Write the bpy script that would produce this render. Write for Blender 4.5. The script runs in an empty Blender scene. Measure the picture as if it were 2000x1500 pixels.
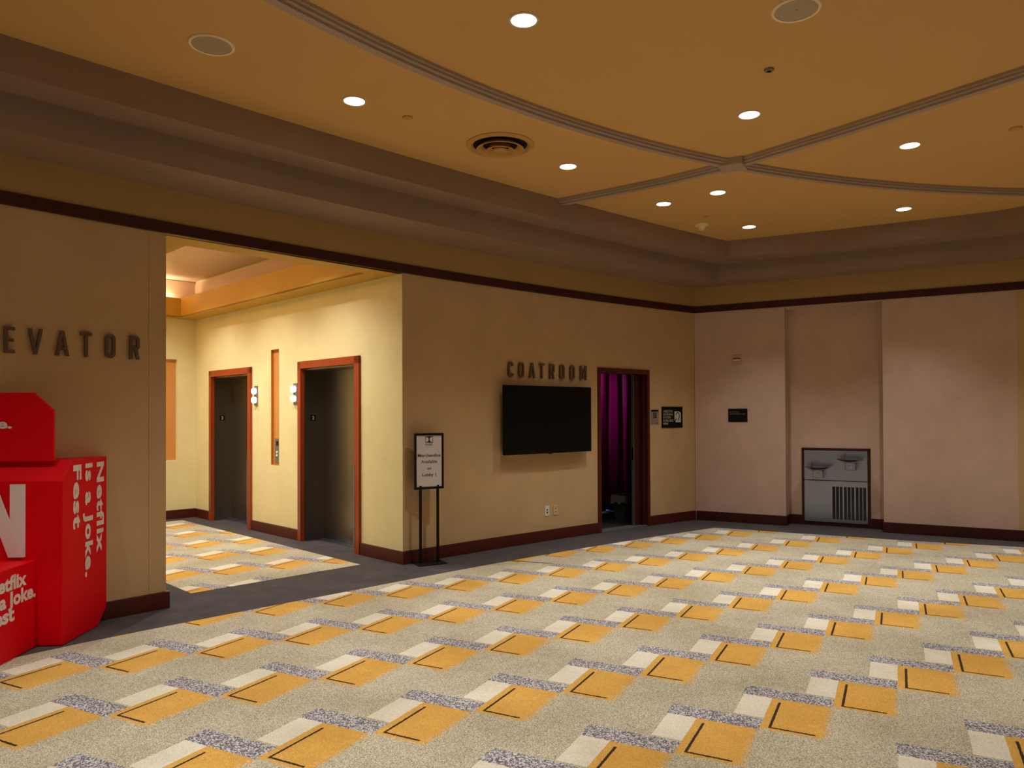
import bpy, math, random
from math import sin, cos, pi, radians, sqrt, atan2, hypot
from mathutils import Matrix, Vector

random.seed(4)
SC = bpy.context.scene
COL = SC.collection

# ------------------------------------------------------------------ camera
F_PX, ROLL, PITCH, CY = 1459.64, -0.0041450, 0.0102007, 795.418
cr, sr, cp, sp = cos(ROLL), sin(ROLL), cos(PITCH), sin(PITCH)
fwd = Vector((0, cp, sp)); up0 = Vector((0, -sp, cp)); rt0 = Vector((1, 0, 0))
rt = cr * rt0 + sr * up0
up = -sr * rt0 + cr * up0
cd = bpy.data.cameras.new('camera')
cam = bpy.data.objects.new('camera', cd)
COL.objects.link(cam)
M = Matrix((rt, up, -fwd)).transposed().to_4x4()
M.translation = (0, 0, 1.6)
cam.matrix_world = M
cd.sensor_fit = 'HORIZONTAL'; cd.sensor_width = 36
cd.lens = F_PX / 2000 * 36
cd.shift_y = (CY - 750) / 2000
cd.clip_start = .05
SC.camera = cam

# ------------------------------------------------------------------ world, exposure
w = bpy.data.worlds.new('world'); SC.world = w; w.use_nodes = True
bg = w.node_tree.nodes['Background']
bg.inputs[0].default_value = (1.0, .95, .88, 1)
bg.inputs[1].default_value = .056
SC.view_settings.view_transform = 'Standard'
SC.view_settings.look = 'None'
SC.view_settings.gamma = 1
SC.view_settings.use_curve_mapping = False
SC.view_settings.exposure = 0.0
LOBBY_W = 152.0      # downlights of the lobby
ALCOVE_W = 232.0    # downlights of the elevator alcove
LAMP_COL = (1.0, .99, .95)

def lamp(name, kind, loc, power, col=LAMP_COL, size=.12, spot=None, blend=.6, parent=None, aim=None, shape=None, sy=None):
    l = bpy.data.lights.new(name, kind); l.energy = power; l.color = col
    if kind == 'AREA':
        l.size = size
        if shape: l.shape = shape
        if sy: l.size_y = sy
    else:
        l.shadow_soft_size = size
    if kind == 'SPOT':
        l.spot_size = radians(spot); l.spot_blend = blend
    o = bpy.data.objects.new(name, l); COL.objects.link(o)
    o.location = loc
    if aim is not None:
        d = Vector(aim) - Vector(loc)
        o.rotation_euler = d.to_track_quat('-Z', 'Y').to_euler()
    if parent: o.parent = parent
    return o

# ------------------------------------------------------------------ materials
def srgb(c):
    return tuple((x / 255 / 12.92) if x / 255 <= .04045 else ((x / 255 + .055) / 1.055) ** 2.4 for x in c)

MATS = {}
def mat(name, c, rough=.6, metal=0., var=.0, scale=3., bump=0., bscale=80., emit=None, es=0., spec=.5, aniso=0., stretch=None, coat=0.):
    m = bpy.data.materials.new(name); m.use_nodes = True
    nt = m.node_tree; N = nt.nodes; L = nt.links
    b = N['Principled BSDF']
    col = srgb(c)
    b.inputs['Base Color'].default_value = (*col, 1)
    b.inputs['Roughness'].default_value = rough
    b.inputs['Metallic'].default_value = metal
    b.inputs['Specular IOR Level'].default_value = spec
    b.inputs['Coat Weight'].default_value = coat
    if aniso: b.inputs['Anisotropic'].default_value = aniso
    if emit:
        b.inputs['Emission Color'].default_value = (*emit, 1)
        b.inputs['Emission Strength'].default_value = es
    tc = N.new('ShaderNodeTexCoord')
    src = tc.outputs['Object']
    if stretch:
        mp = N.new('ShaderNodeMapping'); mp.inputs['Scale'].default_value = stretch
        L.new(src, mp.inputs[0]); src = mp.outputs[0]
    if var:
        n1 = N.new('ShaderNodeTexNoise'); n1.inputs['Scale'].default_value = scale; n1.inputs['Detail'].default_value = 6
        n1.inputs['Roughness'].default_value = .65
        L.new(src, n1.inputs['Vector'])
        mx = N.new('ShaderNodeMix'); mx.data_type = 'RGBA'
        lo = tuple(x * (1 - var) for x in col); hi = tuple(min(1, x * (1 + var)) for x in col)
        mx.inputs[6].default_value = (*lo, 1); mx.inputs[7].default_value = (*hi, 1)
        mr = N.new('ShaderNodeMapRange'); mr.inputs[1].default_value = .3; mr.inputs[2].default_value = .7
        L.new(n1.outputs[0], mr.inputs[0]); L.new(mr.outputs[0], mx.inputs[0])
        L.new(mx.outputs[2], b.inputs['Base Color'])
    if bump:
        n2 = N.new('ShaderNodeTexNoise'); n2.inputs['Scale'].default_value = bscale; n2.inputs['Detail'].default_value = 4
        L.new(src, n2.inputs['Vector'])
        bp = N.new('ShaderNodeBump'); bp.inputs['Strength'].default_value = bump; bp.inputs['Distance'].default_value = .004
        L.new(n2.outputs[0], bp.inputs['Height']); L.new(bp.outputs[0], b.inputs['Normal'])
    MATS[name] = m
    return m

WALL = mat('wallcovering_ochre', (198, 166, 120), .62, var=.07, scale=2.2, bump=.25, bscale=160)
WALLR = mat('wallcovering_mauve', (204, 176, 158), .66, var=.08, scale=2.6, bump=.25, bscale=160)
WALLA = mat('alcove_wallcovering', (228, 215, 162), .55, var=.05, scale=2.2, bump=.2, bscale=160)
FRIEZE = mat('frieze_paint', (180, 148, 92), .7, var=.04, scale=1.5)
CEIL = mat('ceiling_ochre_paint', (218, 176, 108), .75, var=.03, scale=.8, bump=.12, bscale=120)
ALCC = mat('alcove_soffit_paint', (200, 156, 50), .6, var=.03, scale=1.)
ALCT = mat('alcove_tray_paint', (220, 190, 160), .45, var=.03, scale=1.)
TAUPE = mat('taupe_paint', (152, 128, 110), .55, var=.05, scale=1.2)
TAUPE2 = mat('taupe_beam_paint', (178, 158, 142), .5, var=.04, scale=1.2)
MAHO = mat('mahogany_dark', (78, 27, 16), .42, var=.18, scale=6, stretch=(1, 1, 6), spec=.4)
MAHOT = mat('mahogany_darkened', (62, 18, 12), .5, var=.15, scale=6, spec=.35)  # darker mahogany copy; shade on the picture rail put into the colour
MAHOR = mat('mahogany_red', (152, 60, 22), .35, var=.12, scale=5, stretch=(4, 4, .6), spec=.4)
MAHOD = mat('mahogany_door', (84, 30, 15), .42, var=.2, scale=5, stretch=(4, 4, .6), spec=.35)
STEEL = mat('brushed_steel', (156, 168, 192), .3, 1., var=.06, scale=20, stretch=(1, 1, 12), bump=.08, bscale=200)
STEELD = mat('polished_steel', (190, 186, 180), .16, 1.)
BRONZE = mat('dark_bronze_steel', (140, 134, 128), .32, 1., var=.10, scale=14, stretch=(10, 10, .5))
METAL = mat('weathered_metal_letters', (100, 80, 64), .5, .1, var=.08, scale=20)
BLACK = mat('black_plastic', (7, 7, 8), .6, spec=.2)
SCREEN = mat('black_screen', (3, 3, 4), .4, spec=.2)
BLACKM = mat('black_powder_coat', (8, 8, 9), .55, spec=.25)
SLOT = mat('grille_shadow', (46, 46, 54), .7)
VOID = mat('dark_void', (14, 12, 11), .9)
PAPER = mat('white_paper', (214, 206, 204), .7)
NAVY = mat('navy_ink', (22, 38, 84), .6)
INK = mat('black_ink', (30, 28, 34), .6)
GREYINK = mat('grey_ink', (140, 136, 140), .6)
SIGNW = mat('sign_white', (200, 192, 182), .6)
SIGNG = mat('sign_warm_grey', (140, 124, 108), .6)
RED = mat('glossy_red_vinyl', (226, 0, 16), .5, spec=.16, bump=.05, bscale=6)
LETW = mat('white_vinyl', (236, 222, 214), .5)
COPPER = mat('copper_tan_panel', (206, 142, 74), .5, var=.05, scale=3)
BRASSE = mat('brass_edge', (206, 130, 40), .35, .4)
CREAM = mat('cream_plastic', (214, 184, 130), .5)
CREAML = mat('pale_cream_plastic', (250, 230, 196), .5)
CREAMD = mat('cream_dark_plastic', (196, 168, 138), .6)
GRILLE = mat('speaker_grille', (186, 170, 144), .7, bump=.4, bscale=500)
WHITEP = mat('white_plastic', (226, 222, 212), .4)
VENTM = mat('diffuser_paint', (204, 156, 88), .55)
GLASSW = mat('lantern_glass', (250, 250, 250), .2, emit=(1, .97, .92), es=.9)
LAMPE = mat('lamp_lens', (255, 255, 255), .3, emit=(1, .97, .93), es=9.)
LAMPE2 = mat('cove_tube', (255, 255, 255), .3, emit=(1, .88, .68), es=9.)
CHAR = mat('charcoal_carpet', (78, 72, 71), .95, var=.22, scale=3.2, bump=.6, bscale=260, spec=.1)
CURT = mat('purple_satin', (150, 22, 110), .42, spec=.5, var=.08, scale=2)
BIN = mat('bin_grey', (70, 68, 66), .6)
BAG = mat('clear_bag', (120, 122, 124), .3)
GREYM = mat('grey_metal', (120, 124, 120), .5, .5)
LIGHTRIM = mat('lamp_trim', (226, 206, 170), .5)
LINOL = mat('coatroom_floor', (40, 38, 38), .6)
BLUEF = mat('pale_floor', (200, 204, 210), .5)

# ---- patterned carpet
def carpet_material():
    m = bpy.data.materials.new('patterned_carpet'); m.use_nodes = True
    nt = m.node_tree; N = nt.nodes; L = nt.links
    b = N['Principled BSDF']; b.inputs['Roughness'].default_value = .95; b.inputs['Specular IOR Level'].default_value = .1
    tc = N.new('ShaderNodeNewGeometry')
    sx = N.new('ShaderNodeSeparateXYZ'); L.new(tc.outputs['Position'], sx.inputs[0])
    X, Y = sx.outputs[0], sx.outputs[1]
    def mth(op, a, b2=None, c=None):
        n = N.new('ShaderNodeMath'); n.operation = op
        for i, v in enumerate((a, b2, c)):
            if v is None: continue
            if isinstance(v, (int, float)): n.inputs[i].default_value = v
            else: L.new(v, n.inputs[i])
        return n.outputs[0]
    def noise(sc, det=2, rough=.5):
        n = N.new('ShaderNodeTexNoise'); n.inputs['Scale'].default_value = sc
        n.inputs['Detail'].default_value = det; n.inputs['Roughness'].default_value = rough
        L.new(tc.outputs['Position'], n.inputs['Vector']); return n.outputs[0]
    ox, oy, c1, s1 = 0.81456, 3.55362, 0.458454, 0.888718
    dx = mth('SUBTRACT', X, ox); dy = mth('SUBTRACT', Y, oy)
    s = mth('ADD', mth('MULTIPLY', dx, c1), mth('MULTIPLY', dy, s1))
    t = mth('SUBTRACT', mth('MULTIPLY', dx, s1), mth('MULTIPLY', dy, c1))
    nz = noise(150, 1)
    jit = mth('MULTIPLY', mth('SUBTRACT', nz, .5), .012)
    s = mth('ADD', s, jit)
    nz2 = noise(170, 1)
    t = mth('ADD', t, mth('MULTIPLY', mth('SUBTRACT', nz2, .5), .008))
    a, tt, per = .4656, .3126, 1.0945
    k = mth('FLOOR', mth('DIVIDE', mth('ADD', s, .05), a))
    sp_ = mth('SUBTRACT', s, mth('MULTIPLY', k, a))
    tm = mth('ADD', mth('SUBTRACT', t, mth('MULTIPLY', k, tt)), .53)
    tp = mth('SUBTRACT', mth('SUBTRACT', tm, mth('MULTIPLY', mth('FLOOR', mth('DIVIDE', tm, per)), per)), .53)
    def between(v, lo, hi):
        return mth('MULTIPLY', mth('GREATER_THAN', v, lo), mth('LESS_THAN', v, hi))
    soft = noise(120, 2)
    tpo = mth('ADD', tp, mth('MULTIPLY', mth('SUBTRACT', soft, .5), .16))
    spo = mth('ADD', sp_, mth('MULTIPLY', mth('SUBTRACT', soft, .5), .09))
    orange = mth('MULTIPLY', mth('MULTIPLY', mth('GREATER_THAN', tp, -.045), mth('LESS_THAN', tpo, .262)), mth('GREATER_THAN', spo, -.035))
    white = mth('MULTIPLY', mth('GREATER_THAN', sp_, .11), between(tp, -.2, -.046))
    grey = mth('MULTIPLY', mth('LESS_THAN', sp_, .092), between(tp, -.522, -.047))
    arm1 = mth('MULTIPLY', between(tp, -.0065, .0075), between(sp_, -.008, .367))
    arm2 = mth('MULTIPLY', between(tp, -.0055, .217), between(sp_, -.009, .0055))
    blk = mth('MAXIMUM', arm1, arm2)
    def col(c): return (*srgb(c), 1)
    def mix(f, c1_, c2_):
        n = N.new('ShaderNodeMix'); n.data_type = 'RGBA'
        L.new(f, n.inputs[0])
        for i, c in ((6, c1_), (7, c2_)):
            if isinstance(c, tuple): n.inputs[i].default_value = c
            else: L.new(c, n.inputs[i])
        return n.outputs[2]
    def ramp(v, lo, hi):
        n = N.new('ShaderNodeMapRange'); n.inputs[1].default_value = lo; n.inputs[2].default_value = hi
        L.new(v, n.inputs[0]); return n.outputs[0]
    fine = noise(210, 3, .7)
    fz = ramp(fine, .40, .60)
    beige = mix(fz, col((130, 120, 96)), col((224, 214, 188)))
    og = mix(fz, col((194, 144, 62)), col((226, 178, 94)))
    wh = mix(fz, col((206, 196, 174)), col((236, 228, 208)))
    vor = N.new('ShaderNodeTexNoise'); vor.inputs['Scale'].default_value = 120; vor.inputs['Detail'].default_value = 2
    L.new(tc.outputs['Position'], vor.inputs['Vector'])
    gz = ramp(vor.outputs[0], .47, .56)
    gy = mix(gz, col((104, 98, 106)), col((208, 202, 200)))
    c_ = mix(grey, beige, gy)
    c_ = mix(orange, c_, og)
    c_ = mix(white, c_, wh)
    c_ = mix(blk, c_, col((62, 48, 40)))
    big = noise(1.1, 5, .6)
    dirt = ramp(big, .38, .62)
    dm = mix(dirt, (.82, .80, .76, 1), (1.04, 1.04, 1.04, 1))
    mm = N.new('ShaderNodeMix'); mm.data_type = 'RGBA'; mm.blend_type = 'MULTIPLY'; mm.inputs[0].default_value = 1
    L.new(c_, mm.inputs[6]); L.new(dm, mm.inputs[7])
    L.new(mm.outputs[2], b.inputs['Base Color'])
    bp = N.new('ShaderNodeBump'); bp.inputs['Strength'].default_value = .5; bp.inputs['Distance'].default_value = .004
    L.new(fine, bp.inputs['Height']); L.new(bp.outputs[0], b.inputs['Normal'])
    return m
CARPET = carpet_material()

# ------------------------------------------------------------------ mesh helpers
class MB:
    def __init__(s): s.v = []; s.f = []
    def add(s, vs, fs):
        o = len(s.v); s.v += [tuple(v) for v in vs]; s.f += [tuple(i + o for i in f) for f in fs]; return s
    def box(s, x0, x1, y0, y1, z0, z1):
        return s.add([(x0, y0, z0), (x1, y0, z0), (x1, y1, z0), (x0, y1, z0), (x0, y0, z1), (x1, y0, z1), (x1, y1, z1), (x0, y1, z1)],
                     [(3, 2, 1, 0), (4, 5, 6, 7), (0, 1, 5, 4), (1, 2, 6, 5), (2, 3, 7, 6), (3, 0, 4, 7)])
    def prism(s, poly, z0, z1):
        n = len(poly)
        return s.add([(x, y, z0) for x, y in poly] + [(x, y, z1) for x, y in poly],
                     [tuple(range(n - 1, -1, -1)), tuple(range(n, 2 * n))] + [(i, (i + 1) % n, (i + 1) % n + n, i + n) for i in range(n)])
    def prismY(s, poly, y0, y1):          # polygon in x,z extruded along y
        n = len(poly)
        return s.add([(x, y0, z) for x, z in poly] + [(x, y1, z) for x, z in poly],
                     [tuple(range(n)), tuple(range(2 * n - 1, n - 1, -1))] + [(i, i + n, (i + 1) % n + n, (i + 1) % n) for i in range(n)])
    def prismX(s, poly, x0, x1):          # polygon in y,z extruded along x
        n = len(poly)
        return s.add([(x0, y, z) for y, z in poly] + [(x1, y, z) for y, z in poly],
                     [tuple(range(n - 1, -1, -1)), tuple(range(n, 2 * n))] + [(i, (i + 1) % n, (i + 1) % n + n, i + n) for i in range(n)])
    def band(s, A, B, z0, z1):            # solid between two plan polylines of equal length
        n = len(A)
        vs = []
        for (ax, ay), (bx, by) in zip(A, B):
            vs += [(ax, ay, z0), (bx, by, z0), (bx, by, z1), (ax, ay, z1)]
        fs = []
        for i in range(n - 1):
            a, b = 4 * i, 4 * i + 4
            for k in range(4):
                fs.append((a + k, b + k, b + (k + 1) % 4, a + (k + 1) % 4))
        fs += [(3, 2, 1, 0), (4 * n - 4, 4 * n - 3, 4 * n - 2, 4 * n - 1)]
        return s.add(vs, fs)
    def lathe(s, prof, cx=0, cy=0, cz=0, n=32, sx=1, sy=1):   # prof (r,z), axis z
        vs = []; fs = []
        for r, z in prof:
            for i in range(n):
                a = 2 * pi * i / n; vs.append((cx + r * sx * cos(a), cy + r * sy * sin(a), cz + z))
        for j in range(len(prof) - 1):
            for i in range(n):
                fs.append((j * n + i, j * n + (i + 1) % n, (j + 1) * n + (i + 1) % n, (j + 1) * n + i))
        if prof[0][0] > 1e-5 : fs.append(tuple(range(n - 1, -1, -1)))
        if prof[-1][0] > 1e-5: fs.append(tuple((len(prof) - 1) * n + i for i in range(n)))
        return s.add(vs, fs)
    def ring(s, prof, n=48, z=0):          # closed profile revolved
        vs = []; fs = []; m = len(prof)
        for i in range(n):
            a = 2 * pi * i / n
            for r, h in prof: vs.append((r * cos(a), r * sin(a), z + h))
        for i in range(n):
            for j in range(m):
                fs.append((i * m + j, ((i + 1) % n) * m + j, ((i + 1) % n) * m + (j + 1) % m, i * m + (j + 1) % m))
        return s.add(vs, fs)
    def tube(s, pts, r, n=10):
        pts = [Vector(p) for p in pts]; rs = r if isinstance(r, (list, tuple)) else [r] * len(pts)
        vs = []; fs = []
        ref = Vector((0, 0, 1))
        for i, p in enumerate(pts):
            d = (pts[min(i + 1, len(pts) - 1)] - pts[max(i - 1, 0)]).normalized()
            if abs(d.dot(ref)) > .95: u_ = d.cross(Vector((1, 0, 0))).normalized()
            else: u_ = d.cross(ref).normalized()
            v_ = d.cross(u_)
            for k in range(n):
                a = 2 * pi * k / n; q = p + (u_ * cos(a) + v_ * sin(a)) * rs[i]; vs.append(tuple(q))
        for i in range(len(pts) - 1):
            for k in range(n):
                fs.append((i * n + k, i * n + (k + 1) % n, (i + 1) * n + (k + 1) % n, (i + 1) * n + k))
        fs += [tuple(range(n - 1, -1, -1)), tuple((len(pts) - 1) * n + k for k in range(n))]
        return s.add(vs, fs)
    def stroke(s, pts, wd, y0, y1, closed=False):  # ribbon in x,z with mitred joints, extruded along y
        P = [Vector(p) for p in pts]; n = len(P); Lp = []; Rp = []
        for i in range(n):
            if closed: a, b = P[i - 1], P[(i + 1) % n]
            else: a, b = P[max(i - 1, 0)], P[min(i + 1, n - 1)]
            d1 = (P[i] - a).normalized() if (P[i] - a).length > 1e-9 else (b - P[i]).normalized()
            d2 = (b - P[i]).normalized() if (b - P[i]).length > 1e-9 else d1
            n1 = Vector((-d1.y, d1.x)); n2 = Vector((-d2.y, d2.x)); nn = (n1 + n2).normalized()
            k = wd / 2 / max(.4, nn.dot(n1))
            Lp.append(P[i] + nn * k); Rp.append(P[i] - nn * k)
        vs = []; fs = []
        for a, b in zip(Lp, Rp):
            vs += [(a.x, y0, a.y), (b.x, y0, b.y), (b.x, y1, b.y), (a.x, y1, a.y)]
        m = n if closed else n - 1
        for i in range(m):
            a, b = 4 * i, 4 * ((i + 1) % n)
            for k in range(4): fs.append((a + k, b + k, b + (k + 1) % 4, a + (k + 1) % 4))
        if not closed: fs += [(3, 2, 1, 0), (4 * n - 4, 4 * n - 3, 4 * n - 2, 4 * n - 1)]
        return s.add(vs, fs)
    def build(s, name, m, parent=None, smooth=False, bevel=0, loc=None, rz=None):
        me = bpy.data.meshes.new(name); me.from_pydata(s.v, [], s.f); me.validate()
        import bmesh
        bm = bmesh.new(); bm.from_mesh(me); bmesh.ops.recalc_face_normals(bm, faces=bm.faces); bm.to_mesh(me); bm.free()
        me.materials.append(m)
        o = bpy.data.objects.new(name, me); COL.objects.link(o)
        if parent: o.parent = parent
        if smooth:
            for p in me.polygons: p.use_smooth = True
            try: me.set_sharp_from_angle(angle=radians(40))
            except Exception: pass
        if bevel:
            b = o.modifiers.new('bevel', 'BEVEL'); b.width = bevel; b.segments = 2; b.limit_method = 'ANGLE'
        if loc: o.location = loc
        if rz is not None: o.rotation_euler = (0, 0, rz)
        return o

def tag(o, label, cat, group=None):
    o['label'] = label; o['category'] = cat
    if group: o['group'] = group
    return o
def thing(name, loc, rz, label, cat, group=None):
    o = bpy.data.objects.new(name, None); o.empty_display_size = .1; COL.objects.link(o)
    o.location = loc; o.rotation_euler = (0, 0, rz)
    return tag(o, label, cat, group)
def structure(o):
    o['kind'] = 'structure'; return o
def sempty(name, loc=(0, 0, 0), rz=0):
    o = bpy.data.objects.new(name, None); COL.objects.link(o); o.location = loc; o.rotation_euler = (0, 0, rz)
    return structure(o)

def words(mb, gap):
    items = sorted(((min(mb.v[i][0] for i in f), max(mb.v[i][0] for i in f), f) for f in mb.f), key=lambda t_: t_[0])
    out = []; end = None
    for a, b, f in items:
        if end is None or a > end + gap: out.append(MB()); end = b
        out[-1].add([mb.v[i] for i in f], [tuple(range(len(f)))]); end = max(end, b)
    return out
def put_text(mb, gap, m, parent, name='text', fn=None):
    for w_ in words(mb, gap):
        if fn: w_.v = [fn(v) for v in w_.v]
        w_.build(name, m, parent)

def text_mb(txt, x0, x1, z0, cap, y=-.001, bold=0., lsp=1., depth=.0006, size_by='cap'):
    """text laid on the x,z plane facing -y; x0..x1 width, z0 baseline, cap = capital height"""
    def raw(t):
        c = bpy.data.curves.new('t', 'FONT'); c.body = t; c.size = 1; c.offset = bold; c.space_character = lsp
        c.resolution_u = 3
        o = bpy.data.objects.new('t', c); COL.objects.link(o); bpy.context.view_layer.update()
        dg = bpy.context.evaluated_depsgraph_get()
        me = bpy.data.meshes.new_from_object(o.evaluated_get(dg))
        vs = [v.co.copy() for v in me.vertices]; fs = [tuple(p.vertices) for p in me.polygons]
        bpy.data.objects.remove(o); bpy.data.curves.remove(c); bpy.data.meshes.remove(me)
        return vs, fs
    hv, _ = raw('H'); ch = max(v.y for v in hv) - min(v.y for v in hv)
    vs, fs = raw(txt)
    mn = min(v.x for v in vs); mx = max(v.x for v in vs)
    kz = cap / ch; kx = (x1 - x0) / (mx - mn) if x1 is not None else kz
    b0 = min(v.y for v in hv)
    mb = MB()
    mb.add([(x0 + (v.x - mn) * kx, y, z0 + (v.y - b0) * kz) for v in vs], fs)
    return mb

# ------------------------------------------------------------------ plan of the place
CX, CYW, RW, A0 = 24.6344, -18.6487, 37.131, 2.3393750301
def W(s, off=0.):
    a = A0 - s / RW
    return (CX + (RW - off) * cos(a), CYW + (RW - off) * sin(a))
def wall_rot(s):
    a = A0 - s / RW
    return atan2(-cos(a), sin(a))     # direction of increasing s
def srange(s0, s1, st=.35):
    n = max(1, int(math.ceil((s1 - s0) / st)))
    return [s0 + (s1 - s0) * i / n for i in range(n + 1)]
def wseg(mb, s0, s1, z0, z1, near=0., far=-.15):
    S = srange(s0, s1)
    return mb.band([W(s, near) for s in S], [W(s, far) for s in S], z0, z1)
AX, AY = 2.78136, 11.36463
UX, UY = .86522, -.50139
def RWP(u, dn=0.):     # right wall, dn > 0 towards the room
    return (AX + UX * u - .50139 * dn, AY + UY * u - .86522 * dn)
R_ROT = atan2(UY, UX)
V0 = W(0)
EX, EY = -.70717, .70704      # into the alcove
QX, QY = .70704, .70717       # to the right of the alcove
def AL(e, q): return (V0[0] + EX * e + QX * q, V0[1] + EY * e + QY * q)
E_ROT = atan2(-EY, -EX)       # elevator wall, x to the right as seen
Q_ROT = atan2(QY, QX)
HT, HT2, H1, H2, H3 = 3.135, 3.23, 3.51, 3.755, 3.99
SEND = 5.17                    # main wall meets right wall

# ------------------------------------------------------------------ floor
m_ = MB(); m_.box(-14, 16, -6, 16, -.1, 0)
floor = structure(m_.build('floor', CHAR))
def inset(s):
    if s < -1.2: return .54 + max(0, min(1, (s + 3.3) / 2.1)) * .11
    return .65 + (s + 1.2) / 6.2 * .08
pts = [W(s, inset(s)) for s in srange(-9.5, 4.86, .25)]
pts[-1] = (2.84, 10.52)
pts += [RWP(1.59, .67), RWP(2.9, .62), RWP(4.0, .50), (9.5, 6.2), (9.5, -5), (-7, -5)]
m_ = MB(); m_.prism(pts, -.02, .003)
carpet = m_.build('patterned_carpet', CARPET, floor)
m_ = MB(); m_.prism([AL(.31, -.335), AL(.31, -2.13), AL(5.2, -2.13), AL(5.2, -.31)], -.02, .003)
m_.build('patterned_carpet', CARPET, floor)
m_ = MB(); m_.prism([(-.02, 8.20), (.42, 8.02), (.43, 8.035), (.0, 8.225)], .0, .0045)
m_.build('carpet_seam', INK, floor)

# ------------------------------------------------------------------ walls
m_ = MB(); wseg(m_, -10, -2.48, 0, H1 + .2)
wl = structure(m_.build('wall_left', WALL))
m_ = MB(); wseg(m_, 0, 3.17, 0, H1 + .2); wseg(m_, 3.17, 4.11, 2.185, H1 + .2); wseg(m_, 4.11, SEND, 0, H1 + .2)
wb = structure(m_.build('wall_back', WALL))
m_ = MB(); wseg(m_, -2.48, 0, HT, H1 + .2, far=-.12)
structure(m_.build('wall_header', FRIEZE))
# corner bead strips beside the opening
for a, b, par in ((-2.62, -2.482, wl), (.002, .15, wb)):
    m_ = MB(); wseg(m_, a, b, .14, HT, near=.004, far=-.01); m_.build('corner_strip', WALL, par)
# frieze above the picture rail
m_ = MB(); wseg(m_, -10, SEND - .005, HT2 - .02, H1, near=.012, far=-.02)
m_.band([RWP(-.0, .012), RWP(7.0, .012)], [RWP(-.0, -.02), RWP(7.0, -.02)], HT2 - .02, H1)
structure(m_.build('trim_6', FRIEZE))
# right wall with niche
def rseg(mb, u0, u1, z0, z1, near=0., far=-.12): return mb.band([RWP(u0, near), RWP(u1, near)], [RWP(u0, far), RWP(u1, far)], z0, z1)
ND = .27
m_ = MB(); rseg(m_, 0, 1.31, 0, H1 + .2, far=-ND); rseg(m_, 2.567, 4.075, 0, H1 + .2, far=-ND)
rseg(m_, 1.31, 2.567, 3.12, H1 + .2, far=-ND - .1); rseg(m_, 1.25, 2.63, 0, 3.2, near=-ND, far=-ND - .1)
structure(m_.build('wall_right', WALLR))
m_ = MB(); rseg(m_, 4.075, 7.0, 0, H1 + .2, near=.003)
P7 = RWP(7.0)
m_.band([P7, (P7[0] + 5 * .67, P7[1] - 5 * .74)], [(P7[0] + .1, P7[1] + .1), (P7[0] + 5 * .67 + .1, P7[1] - 5 * .74 + .1)], 0, H1 + .2)
structure(m_.build('wall_far_right', WALL))
# picture rail
m_ = MB(); wseg(m_, -10, SEND - .02, HT, HT2, near=.028, far=-.005)
rail = structure(m_.build('trim_1', MAHOT, bevel=.004))
m_ = MB(); rseg(m_, -.0, 7.0, HT, HT2, near=.028, far=-.005)
structure(m_.build('trim_2', MAHOT, bevel=.004))
# baseboards
BH = .138
m_ = MB(); wseg(m_, -10, -2.455, 0, BH, near=.022, far=-.1); structure(m_.build('baseboard_left', MAHO, bevel=.004))
m_ = MB(); wseg(m_, -.022, 3.118, 0, BH, near=.022, far=-.005); wseg(m_, 4.16, SEND - .01, 0, BH, near=.022, far=-.005)
structure(m_.build('baseboard_back', MAHO, bevel=.004))
m_ = MB(); rseg(m_, 0.02, 1.325, 0, BH, near=.022, far=-ND)
rseg(m_, 2.55, 7.0, 0, BH, near=.022, far=-ND)
rseg(m_, 1.325, 2.55, 0, BH, near=-ND + .022, far=-ND - .01)
structure(m_.build('baseboard_right', MAHOT, bevel=.004))

# ------------------------------------------------------------------ stepped soffit and ceiling
def arc_through(pts, n, ext0, ext1):
    """circle fitted through three points, sampled, extended at both ends (metres)"""
    (x1, y1), (x2, y2), (x3, y3) = pts
    d = 2 * (x1 * (y2 - y3) + x2 * (y3 - y1) + x3 * (y1 - y2))
    ux = ((x1**2 + y1**2) * (y2 - y3) + (x2**2 + y2**2) * (y3 - y1) + (x3**2 + y3**2) * (y1 - y2)) / d
    uy = ((x1**2 + y1**2) * (x3 - x2) + (x2**2 + y2**2) * (x1 - x3) + (x3**2 + y3**2) * (x2 - x1)) / d
    r = hypot(x1 - ux, y1 - uy)
    a = atan2(y1 - uy, x1 - ux); b = atan2(y3 - uy, x3 - ux)
    sg = 1 if b > a else -1
    a -= sg * ext0 / r; b += sg * ext1 / r
    return [(ux + r * cos(a + (b - a) * i / n), uy + r * sin(a + (b - a) * i / n)) for i in range(n + 1)]
f1 = arc_through([(-3.33, 4.94), (-.84, 7.42), (2.965, 10.725)], 40, 7.0, 0)
f2 = arc_through([(-3.19, 4.62), (.10, 7.86), (2.975, 10.30)], 40, 7.0, 0)
f1 += [(4.391, 9.985), (5.10, 9.59), (5.96, 9.115), (6.16, 8.92), (8.6, 6.2), (11.2, 3.3)]
f2 += [(4.261, 9.655), (4.873, 9.32), (5.73, 8.835), (5.93, 8.62), (8.35, 5.95), (11.0, 3.0)]
wallline = [W(-10 + (SEND + 10) * i / 40) for i in range(41)] + [RWP(1.9), RWP(2.7), RWP(3.7), RWP(4.1), RWP(7.0), (P7[0] + 3.3, P7[1] - 3.7)]
m_ = MB(); m_.band(f1, wallline, H1, H2 + .02)
structure(m_.build('trim_3', TAUPE))
m_ = MB(); m_.band(f2, wallline, H2, H3 + .02)
structure(m_.build('trim_4', TAUPE))
m_ = MB(); m_.box(-14, 16, -6, 16, H3, H3 + .12)
structure(m_.build('ceiling', CEIL))

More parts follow.
